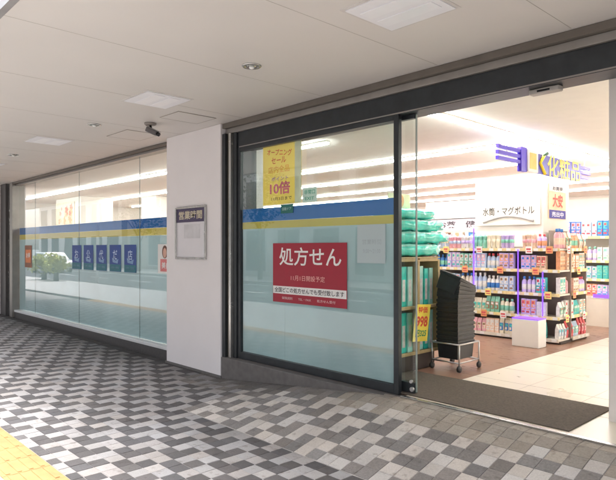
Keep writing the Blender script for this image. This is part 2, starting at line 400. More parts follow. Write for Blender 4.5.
# ------------------------------------------------------------------ soffit fittings
M_diff = mat('diffuser_white', (.86, .86, .90), .5, .02)
for i, (x, lab) in enumerate(((-2.34, 'square recessed white light panel nearest the camera, above the open entrance'),
                              (-5.55, 'square recessed light panel in the soffit just right of the small security camera'),
                              (-8.75, 'square recessed light panel in the soffit left of the small security camera'),
                              (-11.95, 'farthest square recessed light panel, at the left edge of the soffit'))):
    t = thing('ceiling_light', lab, 'ceiling light', (x, 3.04, 3.203), 0, 'square light panels in the canopy soffit')
    b = MB()
    for a in ((-.29, .29, -.27, -.245), (-.29, .29, .245, .27), (-.29, -.265, -.244, .244), (.265, .29, -.244, .244)): b.box(*a, 0.002, .0095)
    b.build('frame', mat('fitting_frame', (.66, .63, .61), .4), t, .002)
    box('diffuser', M_diff, t, -.264, .264, -.244, .244, -.003, .006)
    b = MB(); b.box(-.22, .22, -.15, -.03, -.009, -.0035); b.box(-.22, .22, .03, .15, -.009, -.0035); b.build('tube_cover', mat('tube_cover', (.88, .88, .92), .3, .02), t, .008)
for x, lab in ((-3.95, 'small round downlight in the soffit above the red sign door'),
               (-7.2, 'small round downlight in the soffit left of the security camera'),
               (-10.46, 'small round downlight far left in the soffit')):
    t = thing('downlight', lab, 'downlight', (x, 3.06, 3.208), 0, 'round downlights in the canopy soffit')
    b = MB(); b.lathe([(.052, .004), (.085, .004), (.085, -.004), (.078, -.009), (.058, -.009), (.052, -.002)], n=28); b.build('trim_ring', M_silver, t)
    b = MB(); b.lathe([(.010, .003), (.05, .003), (.05, -.002), (.03, -.006), (.010, -.007)], n=24); b.build('reflector', mat('reflector', (.75, .74, .7), .15, .02, metal=.8), t)
    b = MB(); b.lathe([(.004, -.004), (.022, -.006), (.024, -.016), (.016, -.026), (.004, -.029)], n=16); b.build('bulb', mat('bulb_glass', (.9, .9, .88), .2, .02), t)
t = thing('security_camera', 'small dark security camera hanging from the soffit beside the white pillar', 'security camera', (-6.64, 3.54, 3.21), R(25))
b = MB(); b.lathe([(.01, 0), (.075, 0), (.075, -.018), (.06, -.028), (.01, -.03)], n=24); b.build('mount', mat('cam_mount', (.25, .22, .2), .5), t)
b = MB(); b.tube([(0, 0, -.025), (.01, 0, -.06), (.03, .0, -.085)], .014); b.build('arm', M_black, t)
Mx = Matrix.Translation((.04, -.01, -.11)) @ Matrix.Rotation(R(25), 4, 'Y')
b = MB(); b.box(-.09, .08, -.035, .035, -.032, .03, 0, Mx); bo = b.build('housing', mat('cam_body', (.13, .12, .12), .4), t, .012)
b = MB(); b.lathe([(.024, 0), (.026, .03), (.02, .034)], M=Mx @ Matrix.Translation((.08, 0, 0)) @ Matrix.Rotation(R(90), 4, 'Y')); b.build('lens', M_lens, bo)
b = MB(); b.box(-.10, .10, -.04, .04, .032, .038, 0, Mx); b.build('sun_shield', M_silver, bo, .004)

# ------------------------------------------------------------------ signs and posters on the front
RED = mat('sign_red', (.36, .014, .035), .5, .05); WHT = mat('sign_white', (.85, .84, .82), .6, .02)
INK = mat('ink_dark', (.05, .04, .05), .6)
GY = 4.306
def sign_board(name, label, cat, m, x0, x1, y, z0, z1, th=.003, group=None, part='panel'):
    t = thing(name, label, cat, ((x0+x1)/2, y, z0), 0, group)
    def bx(n, mm, a0, a1, c0, c1, d=0): return box(n, mm, t, a0-(x0+x1)/2, a1-(x0+x1)/2, -th-d, -d if d else 0, c0-z0, c1-z0)
    bx(part, m, x0, x1, z0, z1)
    return t, (lambda body, mm, cx, cz, w_, h_, bold=0, rot=0, n='lettering', dd=.0015: text(n, body, mm, t, cx-(x0+x1)/2, cz-z0, -th-dd, w_, h_, bold=bold, rot=rot))
def strip_on(t, name, m, x0, x1, c, z0, z1, zb, y=-.0045):
    return box(name, m, t, x0-c, x1-c, y, -.0031, z0-zb, z1-zb)
# red prescription sign on the outside of the glass
t, tx = sign_board('prescription_sign', 'dark red sign with large white Japanese lettering stuck on the glass door', 'sign', RED, -5.17, -4.0, 4.321, 1.02, 1.695)
cx = -4.585
strip_on(t, 'white_strip', WHT, -5.165, -4.005, cx, 1.118, 1.205, 1.02)
tx('処方せん', WHT, cx+.02, 1.545, .98, .205, .012)
tx('11月1日開設予定', mat('sign_pink', (.9, .45, .42), .6), cx, 1.305, .54, .06, .005)
tx('全国どこの処方せんでも受付致します', INK, cx, 1.163, 1.10, .058, .012, dd=.003)
tx('保険調剤　　TEL・FAX　　処方せん受付', mat('sign_pale', (.8, .6, .6), .6), cx, 1.072, .85, .03)
# yellow opening sale poster behind the glass of the door
t, tx = sign_board('sale_poster', 'yellow opening sale poster with red and pink lettering above the blue band', 'poster', film_mat('poster_yellow', (.95, .80, .30), .55), -5.42, -4.74, 4.375, 2.15, 2.85)
strip_on(t, 'side_margin', mat('poster_cream', (.9, .86, .6), .6), -4.85, -4.742, -5.08, 2.152, 2.848, 2.15)
RO = mat('poster_red', (.70, .08, .05), .6); PK = mat('poster_pink', (.85, .18, .30), .6); OR = mat('poster_orange', (.85, .38, .08), .6); PU = mat('poster_purple', (.35, .2, .6), .6)
tx('オープニング', RO, -5.12, 2.755, .44, .075, .015, R(-6)); tx('セール', RO, -5.13, 2.665, .26, .075, .015)
tx('店内全品', OR, -5.13, 2.56, .38, .08, .01); tx('ポイント', PU, -5.11, 2.45, .30, .05, .01)
tx('10倍', PK, -5.11, 2.34, .36, .15, .03); tx('11月3日まで', INK, -5.08, 2.215, .36, .04, .01)
# green sticker and a pale notice
t, tx = sign_board('door_sticker', 'small dark green sticker on the blue band under the yellow poster', 'sticker', mat('sticker_green', (.02, .16, .14), .5), -5.03, -4.82, 4.3205, 2.035, 2.135)
tx('自動ドア', mat('st_txt', (.5, .7, .7), .5), -4.925, 2.085, .15, .035)
t, tx = sign_board('exit_sticker', 'small pale green dotted label on clear glass right of the yellow poster', 'sticker', mat('label_mint', (.55, .75, .65), .5), -4.66, -4.44, 4.3205, 2.14, 2.30)
tx('非常口', mat('label_green', (.05, .4, .25), .5), -4.55, 2.25, .17, .05, .01); tx('EXIT', mat('label_green', (.05, .4, .25), .5), -4.55, 2.18, .14, .035, .01)
t, tx = sign_board('paper_notice', 'faint white paper notice near the right edge of the frosted door', 'notice', film_mat('pale_paper', (.66, .76, .78), .3), -3.86, -3.50, 4.321, 1.49, 1.87)
tx('営業時間', mat('faint_ink', (.50, .58, .61), .7), -3.67, 1.70, .24, .05); tx('9:00～21:00', mat('faint_ink', (.50, .58, .61), .7), -3.67, 1.61, .22, .04)
# five blue posters on the display window
DB = mat('poster_blue', (.012, .06, .30), .5, .1); TG = mat('poster_tealband', (.01, .16, .22), .5); PB = mat('pale_blue', (.50, .62, .82), .6)
cols = [(-11.55, -11.11, 'お', 'leftmost'), (-10.99, -10.55, '公', 'second from left'), (-10.41, -9.98, '代', 'middle'), (-9.85, -9.41, 'だ', 'fourth from left'), (-9.28, -8.85, '店', 'rightmost')]
for x0, x1, ch, pos in cols:
    t, tx = sign_board('window_poster', f'{pos} of the five blue posters on the display window', 'poster', DB, x0, x1, DY-.004, 1.23, 1.695, group='blue posters in a row on the display window')
    b = MB(); b.prism([(-.09, .16), (.10, .14), (.13, .22), (.02, .19), (-.12, .24)], lambda p, d: (p[0], d, p[1]), -.0032, -.004); b.build('pale_print', mat('print_dim', (.22, .36, .58), .6), t)
    strip_on(t, 'teal_band', TG, x0+.005, x1-.005, (x0+x1)/2, 1.235, 1.355, 1.23)
    tx(ch, PB, (x0+x1)/2, 1.52, .17, .17, .015); tx('くすり・化粧品', mat('dim_blue', (.2, .35, .5), .6), (x0+x1)/2, 1.30, .30, .04, n='small_lettering', dd=.003)
t, tx = sign_board('portrait_poster', 'white and pink poster with a small portrait right beside the white pillar', 'poster', WHT, -8.13, -7.66, DY-.004, 1.25, 1.70)
b = MB(); b.prism([(.10*math.cos(a)*.8, .10*math.sin(a)) for a in [k*math.pi/10 for k in range(20)]], lambda p, d: (p[0]-.02, d, .33+p[1]), -.0032, -.0045); b.build('hair_print', mat('hair_print', (.16, .07, .05), .6), t)
b = MB(); b.prism([(.065*math.cos(a)*.8, .075*math.sin(a)) for a in [k*math.pi/10 for k in range(20)]], lambda p, d: (p[0]-.02, d, .315+p[1]), -.0046, -.0056); b.build('face_print', mat('face_print', (.75, .45, .35), .6), t)
strip_on(t, 'pink_panel', mat('pink_panel', (.8, .25, .25), .6), -8.05, -7.72, -7.895, 1.28, 1.47, 1.25)
tx('美白', WHT, -7.89, 1.375, .24, .1, .02, dd=.003)
t, tx = sign_board('corner_poster', 'small orange and brown poster at the far left end of the display window', 'poster', mat('poster_brown', (.30, .13, .08), .6, .2), -14.4, -13.93, DY-.004, 1.19, 1.70)
strip_on(t, 'orange_panel', mat('orange_panel', (.75, .25, .10), .6, .2), -14.34, -13.99, -14.165, 1.30, 1.60, 1.19)
tx('お得', WHT, -14.165, 1.47, .26, .12, .02, dd=.003)
# notice board on the pillar
t = thing('notice_board', 'framed white notice board with dark purple heading on the white pillar', 'notice board', (-6.745, 4.199, 1.49))
b = MB(); W_, H_ = .375, .71; f = .022
for a in ((-W_, W_, 0, f), (-W_, W_, H_-f, H_), (-W_, -W_+f, f+.001, H_-f-.001), (W_-f, W_, f+.001, H_-f-.001)): b.box(a[0], a[1], -.028, 0, a[2], a[3])
b.build('frame', M_silver, t, .004)
box('panel', mat('board_white', (.74, .72, .75), .35, .02), t, -W_+f+.001, W_-f-.001, -.010, 0, f+.001, H_-f-.001)
box('heading_panel', mat('heading_purple', (.07, .05, .11), .5, .1), t, -W_+f+.004, W_-f-.004, -.014, -.011, .50, H_-f-.004)
text('heading_lettering', '営業時間', mat('heading_gold', (.62, .55, .40), .5), t, 0, .595, -.0155, .58, .115, bold=.02)
box('paper_sheet', mat('sheet_grey', (.62, .61, .63), .6), t, -.16, .23, -.013, -.011, .28, .47)
# automatic door sensor under the header
t = thing('door_sensor', 'small grey sensor box under the dark header of the open entrance', 'door sensor', (-2.0, 4.42, 2.884))
box('housing', mat('sensor_grey', (.42, .39, .36), .4), t, -.12, .12, -.03, .05, -.040, 0, .008); box('lens_window', M_lens, t, -.05, .05, -.033, -.0305, -.030, -.015)

# ------------------------------------------------------------------ inside : lights
def strip_light(x0, x1, y0, y1, lab, g='ceiling strip lights inside the shop'):
    t = thing('strip_light', lab, 'strip light', ((x0+x1)/2, (y0+y1)/2, 3.194), 0, g)
    hx, hy = (x1-x0)/2, (y1-y0)/2
    box('housing', M_shelf, t, -hx, hx, -hy, hy, -.02, 0)
    e = .012
    box('tube', M_tube, t, -hx+e, hx-e, -hy+e, hy-e, -.05, -.0205)
strip_light(-3.85, -3.75, 4.9, 17, 'long strip light running into the shop above the hanging shop sign')
strip_light(-20, -5.87, 5.90, 5.98, 'nearest crosswise strip light just behind the door glass and display window')
for y, lab in ((7.95, 'second crosswise strip light from the front, ending at the long strip'), (9.9, 'third crosswise strip light from the front'), (11.9, 'fourth crosswise strip light from the front'), (13.7, 'fifth crosswise strip light from the front'), (15.6, 'rearmost crosswise strip light near the back wall')):
    strip_light(-20, -4.1, y, y+.09, lab)
for y, lab in ((11.95, 'crosswise strip light right of the hanging sign, nearest one'), (13.7, 'crosswise strip light right of the hanging sign, second one'), (15.6, 'crosswise strip light right of the hanging sign, rear one')):
    strip_light(-3.5, 6, y, y+.09, lab)
for y in (6.2, 9.0): strip_light(-.8, 6, y, y+.09, 'strip light over the white tile aisle behind the entrance column')

# interior cream pillar with poster, and more pillars deeper in the shop
def inner_pillar(x0, x1, y0, y1, z1=3.19):
    return box('inner_pillar', mat('pillar_cream', (.84, .80, .74), .6, .02), bd, x0, x1, y0, y1, FZ, z1, .01)
inner_pillar(-5.02, -3.88, 8.52, 9.44, 2.75)
inner_pillar(-19.2, -17.2, 6.9, 7.9); inner_pillar(-12.6, -11.7, 8.5, 9.4); inner_pillar(-16.5, -15.6, 8.5, 9.4)
t = thing('floral_banner', 'cream banner with orange and red blossoms hung on a pillar behind the far left glass', 'banner', (-18.4, 6.89, 2.35))
box('cloth', mat('banner_cream', (.85, .78, .62), .7), t, -.75, .75, -.012, 0, 0, .72)
b = MB(); rr_ = random.Random(4)
for k in range(16):
    cx_, cz_, rad = rr_.uniform(-.62, .62), rr_.uniform(.1, .62), rr_.uniform(.05, .13)
    b.prism([(rad*(1+.25*math.cos(5*a))*math.cos(a), rad*(1+.25*math.cos(5*a))*math.sin(a)) for a in [q*math.pi/12 for q in range(24)]], lambda p, d: (cx_+p[0], d, cz_+p[1]), -.0125-.0004*k, -.0135-.0004*k, k % 2)
tag(b.build('blossom_print', [mat('bloom_orange', (.88, .55, .35), .6), mat('bloom_red', (.80, .32, .25), .6)], t), kind='stuff')
hb = thing('category_board', 'cream header board lettered for water bottles and mugs above the display shelves', 'header board', (-4.43, 8.50, 2.0))
box('panel', mat('board_cream', (.84, .80, .72), .5), hb, -.55, .52, -.02, 0, .0, .40)
text('lettering', '水筒・マグボトル', mat('board_ink', (.10, .09, .08), .6), hb, 0.0, .22, -.023, .86, .13, bold=.012)
b = MB(); pts = [(-.42+.84*k/16, -.02-.004, .05+.085*math.sin(math.pi*k/16)) for k in range(17)]; b.tube(pts, .018, 8); b.build('arched_trim', mat('arch_grey', (.45, .43, .42), .4), hb)
t = thing('pillar_poster', 'orange and white poster with dark blue foot on the side of the cream pillar', 'poster', (-3.877, 8.98, 2.09))
box('panel', mat('poster_peach', (.85, .62, .40), .6), t, 0, .012, -.30, .30, 0, .53)
box('foot_panel', mat('poster_navy', (.05, .04, .30), .6), t, .0125, .014, -.295, .295, .005, .135)
box('head_panel', mat('poster_offwhite', (.85, .80, .72), .6), t, .0125, .014, -.295, .295, .42, .525)
text('lettering', '大安', RO, t, 0, .28, .0155, .36, .21, '+x', bold=.03); text('small_lettering', 'お買得', INK, t, 0, .47, .0155, .36, .06, '+x', bold=.02)
text('foot_lettering', '売出中', mat('poster_lav', (.75, .75, .9), .6), t, 0, .07, .0155, .42, .08, '+x', bold=.02)
# hanging shop sign along the aisle
t = thing('hanging_sign', 'blue and yellow cosmetics sign hung from the ceiling by rods over the aisle', 'hanging sign', (-3.72, 8.3, 2.65))
VB = mat('sign_violetblue', (.10, .06, .62), .4, .05); YL = mat('sign_yellow', (.92, .70, .03), .4, .05)
for i, z in enumerate((.13, .205, .28)): box('blue_stripe', VB, t, -.02, .02, -1.46, -.86, z, z+.045)
box('blue_plate', VB, t, -.03, .03, -.86+.001, -.70, .03, .36, .004)
box('logo_box', WHT, t, -.05, .05, -.699, -.40, .04, .345, .006)
box('logo_print', mat('logo_orange', (.85, .55, .15), .5), t, .0505, .053, -.66, -.46, .08, .30)
text('lettering', '化粧品', YL, t, .53, .185, .024, 1.16, .33, '+x', bold=.012)
box('letter_panel', mat('sign_deepblue', (.07, .06, .45), .4, .05), t, -.02, .02, -.397, 1.158, .045, .325, .004)
b = MB(); b.tube([(.03, -.17, .32), (.03, -.30, .19), (.03, -.15, .05)], .025, 8); b.build('swoosh', YL, t)
b = MB(); b.tube([(.045, -.22, .31), (.045, -.12, .345)], [.012, .03], 8); b.build('leaf_mark', mat('leaf_dark', (.06, .14, .08), .5), t)
for z in (.10, .175, .25): box('blue_stripe', VB, t, -.02, .02, 1.16, 1.55, z, z+.045)
for y in (-1.2, -.05, .6, 1.35): b = MB(); b.tube([(0, y, .2), (0, y, .544)], .008, 6); b.build('rod', M_steel, t)
# ------------------------------------------------------------------ shelving
M_back = mat('shelf_back', (.30, .25, .22), .6)
def gondola(name, label, face, a0, a1, d, levels, depth=.38, base=.30, top=1.66, uprights=(), rail=M_rail, group=None, back=M_darkshelf, sh=M_shelf, sides=(0, 1)):
    """face '-y': run along x from a0 to a1, front plane y=d.  face '+x': run along y, front plane x=d"""
    t = thing(name, label, 'shelving', ((a0+a1)/2, d, FZ) if face == '-y' else (d, (a0+a1)/2, FZ), 0, group)
    h = (a1-a0)/2
    def bx(n, m, u0, u1, q0, q1, z0, z1, bev=0):   # q : depth going inwards
        if face == '-y': return box(n, m, t, u0, u1, q0, q1, z0-FZ, z1-FZ, bev)
        return box(n, m, t, -q1, -q0, u0, u1, z0-FZ, z1-FZ, bev)
    bx('base', M_darkshelf, -h, h, .04, depth, FZ+.002, levels[0]-.03)
    bx('back_panel', back, -h, h, depth+.001, depth+.02, levels[0], top)
    for i, z in enumerate(levels):
        dd = 0 if i == 0 else .03
        s = bx('shelf', sh, -h+.012, h-.012, dd+.012, depth, z-.025, z)
        tg = MB(); nn = int((a1-a0)/.14)
        def tb(u0, u1, q0, q1, z0, z1, mi):
            if face == '-y': tg.box(u0, u1, q0, q1, z0-FZ, z1-FZ, mi)
            else: tg.box(-q1, -q0, u0, u1, z0-FZ, z1-FZ, mi)
        tb(-h+.012, h-.012, dd, dd+.0115, z-.038, z+.008, 0)
        for k in range(nn):
            if (k*7+i*3) % 5 == 0: continue
            u = -h+.05+k*.14
            tb(u, u+.07, dd-.003, dd+.002, z-.035, z+.004, 1)
        tg.build('price_rail', [rail if i else M_shelf, M_paper], s)
    for u in [(-h, h-.012)[q_] for q_ in sides]: bx('side_panel', back, u, u+.012, .05, depth, levels[0], top-.2)
    return t
LV = [.345, .655, .985, 1.325, 1.63]
g1 = gondola('display_shelving', 'tall packed shelving run facing the entrance behind the basket stack', '-y', -6.7, -3.46, 8.1, LV, top=1.66, back=M_back, sides=(0,))
g2 = gondola('display_shelving', 'packed shelf end facing the white tile aisle beside the cream pillar', '+x', 8.50, 9.12, -3.44, LV, top=1.9, depth=.33, back=M_back, sides=(1,))
for x, z0, z1 in ((-4.80, .99, 1.95), (-4.07, .66, 1.62), (-3.70, .66, 1.30)):
    box('violet_light_strip', M_violet, g1, x-.006+5.08, x+.006+5.08, -.008, .0095, z0-FZ, z1-FZ)
box('violet_light_strip', M_violet, g1, -4.06+5.08, -3.71+5.08, -.006, .008, .62-FZ, .632-FZ)
g3 = gondola('display_shelving', 'white based shelving with blue packages at the right behind the aisle', '-y', -4.4, -2.6, 10.5, [.80, 1.10, 1.42, 1.84], top=1.9, back=M_shelf)
box('front_panel', M_shelf, g3, -.9, .9, .0, .035, .002, .48)
box('violet_light_strip', M_violet, g3, -.4, .1, -.006, -.001, .50, .56)
g4 = gondola('display_shelving', 'far shelving run at the back of the shop behind the packed display', '-y', -12.5, -4.6, 13.0, [.345, .655, .985, 1.325, 1.63], top=1.9, back=M_shelf)
g5 = gondola('display_shelving', 'wall shelving along the back wall of the shop', '-y', -12, 3, 17.5, [.345, .655, .985, 1.325, 1.63, 1.95], top=2.3, back=M_shelf)
t = thing('white_plinth', 'plain white display box standing on the floor before the violet lit shelves', 'display box', (-3.72, 7.72, FZ))
box('panel', M_paper, t, -.19, .19, -.12, .12, .001, .38, .006); box('violet_light_strip', M_violet, t, -.19, .19, -.122, .12, .382, .392)
# boards high up on the left, seen over the green stand
bb = thing('department_board', 'long white department board over the rear shelves left of the cream pillar', 'header board', (-6.9, 12.95, 2.1))
box('panel', mat('board_glow', (.85, .84, .82), .5), bb, -2.2, 1.4, -.02, 0, .30, .75, .005); box('lower_panel', mat('board_lilac', (.6, .55, .62), .5), bb, -2.2, 1.4, -.02, 0, .0, .28)
text('lettering', 'お薬　健康食品　日用品', INK, bb, -.3, .14, -.023, 3.0, .18, bold=.02)
b = MB(); b.box(-2.2, 1.4, -.03, .01, .281, .299); b.build('trim', M_darkshelf, bb)

# products : a few prototypes, copied one by one
PAL = {'pink': (.85, .45, .52), 'white': (.82, .80, .78), 'pale blue': (.50, .63, .82), 'orange': (.85, .40, .22), 'cream': (.85, .78, .62), 'green': (.25, .62, .48), 'lilac': (.62, .50, .85), 'blue': (.05, .22, .60), 'peach': (.88, .64, .50), 'red': (.70, .10, .12), 'teal': (.08, .55, .55), 'brown': (.35, .20, .12)}
PM = {k: mat('pack_'+k.replace(' ', '_'), v, .4, .15, 30, coat=.2) for k, v in PAL.items()}
def proto_mesh(kind):
    b = MB()
    if kind == 'box':
        b.box(-.036, .036, 0, .05, .002, .19); b.box(-.030, .030, -.001, -.0004, .095, .175, 1); b.box(-.022, .012, -.0018, -.0011, .135, .165, 2); b.box(-.005, .024, -.0018, -.0011, .105, .128, 0); b.box(-.03, .02, -.001, -.0004, .03, .05, 2); b.box(-.026, .014, -.001, -.0004, .06, .075, 1); b.box(.018, .03, -.001, -.0004, .06, .085, 2)
    elif kind == 'pouch':
        pr = [(.030, .002, .034, .034), (.036, .02, .040, .036), (.035, .12, .04, .030), (.034, .165, .04, .008), (.034, .185, .04, .002)]
        rings = []
        for hx, z, _, d in pr: rings.append([b.bm.verts.new(p) for p in ((-hx, .03-d*.8, z), (hx, .03-d*.8, z), (hx, .03+d*.5, z), (-hx, .03+d*.5, z))])
        for a, c in zip(rings, rings[1:]):
            for k in range(4): b.bm.faces.new((a[k], a[(k+1) % 4], c[(k+1) % 4], c[k]))
        b.bm.faces.new(rings[0][::-1]); b.bm.faces.new(rings[-1])
        b.box(-.028, .028, -.0045, -.002, .04, .125, 1); b.box(-.018, .022, -.0056, -.0046, .09, .115, 2); b.box(-.022, .004, -.0056, -.0046, .05, .08, 0)
    elif kind == 'bottle':
        b.lathe([(.010, .002), (.034, .003), (.036, .012), (.036, .13), (.030, .150), (.016, .162), (.014, .17)], c=(0, .035, 0), n=14)
        b.lathe([(.0362, .04), (.0366, .041), (.0366, .105), (.0362, .106)], c=(0, .035, 0), n=14, mi=1)
        b.lathe([(.017, .168), (.018, .17), (.018, .196), (.015, .2)], c=(0, .035, 0), n=12, mi=2)
    elif kind == 'tumbler':
        b.lathe([(.028, .002), (.030, .004), (.035, .15), (.036, .152), (.036, .165), (.030, .172), (.012, .176), (.01, .19)], c=(0, .036, 0), n=14)
        b.lathe([(.0335, .07), (.0345, .071), (.0355, .11), (.0345, .111)], c=(0, .036, 0), n=14, mi=1)
    bmesh.ops.recalc_face_normals(b.bm, faces=b.bm.faces)
    me = bpy.data.meshes.new(kind+'_product'); b.bm.to_mesh(me); b.bm.free()
    for q in range(3): me.materials.append(PM['white'])
    return me
PROTO = {k: proto_mesh(k) for k in ('box', 'pouch', 'bottle', 'tumbler')}
NAME = {'box': 'boxed_product', 'pouch': 'product_pouch', 'bottle': 'plastic_bottle', 'tumbler': 'drink_tumbler'}
WORD = {'box': 'small box', 'pouch': 'soft pouch', 'bottle': 'capped bottle', 'tumbler': 'drink tumbler'}
SHELF = ['lowest', 'second', 'third', 'fourth', 'topmost']
def product(kind, col, loc, rz, sc, where, lab2=None, dark='brown'):
    o = bpy.data.objects.new(NAME[kind], PROTO[kind]); COL.objects.link(o)
    o.location = loc; o.rotation_euler = (0, 0, rz); o.scale = sc
    for i, c in enumerate((col, lab2 or 'white', dark)):
        o.material_slots[i].link = 'OBJECT'; o.material_slots[i].material = PM[c]
    return tag(o, f'{col} {WORD[kind]} on the {where}', 'packaged goods', f'goods on the {where}')
count = 0
def fill(face, a0, a1, d, z, pitch, plan, where, hmax):
    global count
    u = a0; i = 0
    while u < a1-.03:
        if i % 3 == 0:
            kind, col, lab = plan[(i//3) % len(plan)]
            if random.random() < .45: col = random.choice(('pink', 'white', 'white', 'pale blue', 'lilac', 'lilac', 'cream', 'peach', 'pink', 'green', 'orange', 'blue', 'teal'))
            if random.random() < .5: lab = random.choice(('white', 'cream', 'pink', 'pale blue', 'green', 'orange', 'red', 'blue'))
            dk = random.choice(('brown', 'blue', 'red', 'teal', 'white', 'green'))
            hg = random.uniform(.78, 1.0)
        hs_ = (hmax+.035)/.2*hg*random.uniform(.97, 1.0); ws = pitch/.076*random.uniform(.93, .99)
        dz = random.uniform(.035, .06)
        if face == '-y': loc = (u, d+dz, z+.001); rz = random.uniform(-.05, .05)
        else: loc = (d-dz, u, z+.001); rz = math.pi/2+random.uniform(-.05, .05)
        product(kind, col, loc, rz, (ws, 1.2, hs_), where, lab, dk); count += 1
        # second row behind
        u += pitch; i += 1
rows = [
 ('lowest', .345, .24, [('pouch','pink','cream'),('box','peach','white'),('pouch','teal','white'),('pouch','green','white'),('box','white','peach')]),
 ('second', .655, .25, [('box','pink','white'),('pouch','cream','green'),('pouch','white','brown'),('bottle','cream','green')]),
 ('third', .985, .25, [('bottle','cream','white'),('bottle','pale blue','white'),('bottle','white','blue'),('box','pale blue','cream')]),
 ('fourth', 1.325, .23, [('box','pink','white'),('box','peach','pink'),('bottle','pale blue','white'),('box','lilac','white')]),
 ('topmost', 1.63, .24, [('tumbler','cream','white'),('tumbler','white','lilac'),('tumbler','white','cream')])]
for nm, z, hm, plan in rows:
    fill('-y', -5.95, -4.12, 8.1, z, .076, plan, f'{nm} shelf of the display facing the entrance', hm)
rows2 = [
 ('lowest', .345, .24, [('pouch','orange','peach'),('pouch','red','orange')]),
 ('second', .655, .22, [('box','lilac','white'),('box','white','pink')]),
 ('third', .985, .24, [('bottle','lilac','white'),('box','peach','white')]),
 ('fourth', 1.325, .23, [('box','lilac','pink'),('box','peach','lilac')]),
 ('topmost', 1.63, .24, [('tumbler','white','pink'),('bottle','lilac','cream')])]
for nm, z, hm, plan in rows2:
    fill('-y', -4.01, -3.66, 8.1, z, .075, plan, f'{nm} shelf between the violet light strips', hm)
rows3 = [
 ('lowest', .345, .24, [('pouch','orange','peach'),('pouch','red','orange')]),
 ('second', .655, .24, [('pouch','cream','green'),('box','white','cream')]),
 ('third', .985, .24, [('box','peach','white'),('bottle','brown','cream')]),
 ('fourth', 1.325, .26, [('box','orange','peach'),('box','peach','orange')]),
 ('topmost', 1.63, .26, [('bottle','orange','peach'),('pouch','peach','orange')])]
for nm, z, hm, plan in rows3:
    fill('+x', 8.20, 9.10, -3.44, z, .076, plan, f'{nm} shelf of the end facing the aisle', hm)
rows4 = [('lowest', .80, .22, [('box','lilac','white')]), ('second', 1.10, .24, [('box','teal','blue'),('box','blue','white')]), ('third', 1.42, .26, [('box','white','pale blue'),('bottle','lilac','white')]), ('topmost', 1.84, .30, [('box','white','pale blue'),('box','pale blue','white'),('box','blue','teal')])]
for nm, z, hm, plan in rows4:
    fill('-y', -4.35, -3.5, 10.5, z, .09, plan, f'{nm} shelf of the white based shelving', hm)
cards = [('-y', x, 8.094, z, c) for x, z, c in ((-5.3, 1.63, 0), (-4.95, 1.325, 1), (-4.7, 1.63, 2), (-4.55, .985, 0), (-4.35, 1.325, 1), (-4.3, .655, 2), (-4.62, .655, 1), (-3.9, 1.63, 2), (-3.8, 1.325, 1), (-3.62, .985, 0), (-3.6, 1.63, 1))]
cards += [('+x', y, -3.434, z, c) for y, z, c in ((8.35, 1.63, 2), (8.7, 1.325, 0), (8.55, .985, 1), (8.9, .655, 2), (8.3, .655, 0), (8.95, 1.63, 1))]
CN = ('yellow', 'orange', 'white'); CM = (mat('card_y', (.88, .74, .25), .6), mat('card_o', (.88, .42, .18), .6), M_paper)
for f_, a_, d_, z_, c_ in cards:
    nm = {1.63: 'topmost', 1.325: 'fourth', .985: 'third', .655: 'second'}[z_]
    wh = 'display facing the entrance' if f_ == '-y' else 'shelf end facing the aisle'
    b = MB()
    if f_ == '-y': b.box(a_-.05, a_+.05, d_-.003, d_, z_-.07, z_+.035); b.box(a_-.038, a_+.03, d_-.004, d_-.0031, z_-.02, z_+.005, 1); b.box(a_-.03, a_+.035, d_-.004, d_-.0031, z_-.05, z_-.035, 1)
    else: b.box(d_, d_+.003, a_-.05, a_+.05, z_-.07, z_+.035); b.box(d_+.0031, d_+.004, a_-.038, a_+.03, z_-.02, z_+.005, 1); b.box(d_+.0031, d_+.004, a_-.03, a_+.035, z_-.05, z_-.035, 1)
    tag(b.build('shelf_card', [CM[c_], PM['red']]), f'{CN[c_]} price card clipped to the {nm} shelf rail of the {wh}', 'price card', f'{CN[c_]} cards on the {nm} rail of the {wh}')
print('products', count)
# rest of the goods far back, uncountable
cols_ = list(PM.values()); b = MB()
def mass(x0, x1, y, levels, hm, step):
    u = x0
    while u < x1:
        wd = random.uniform(.07, .16)
        for z in levels:
            b.box(u, u+wd-.01, y+.02, y+.25, z+.002, z+hm*random.uniform(.6, 1), random.randrange(len(cols_)))
        u += wd
mass(-12.4, -4.7, 13.0, LV, .25, .1); mass(-12, 3, 17.5, LV+[1.95], .25, .1); mass(-6.6, -6.05, 8.13, LV, .25, .1)
tag(b.build('packed_goods', cols_), 'mass of small colourful packages filling the rear shelves', 'packaged goods', kind='stuff')
# upper teal carton on the right shelving
t = thing('carton', 'large pale blue carton on top of the shelving behind the aisle', 'carton', (-4.05, 10.7, 2.16))
# ------------------------------------------------------------------ mat
m_ = box('entrance_mat', M_mat, None, -4.6, -1.78, 4.33, 5.22, FZ+.001, FZ+.010, .003)
tag(m_, 'large dark brown entrance mat lying across the open doorway', 'door mat')
bpy.data.objects.remove(t)

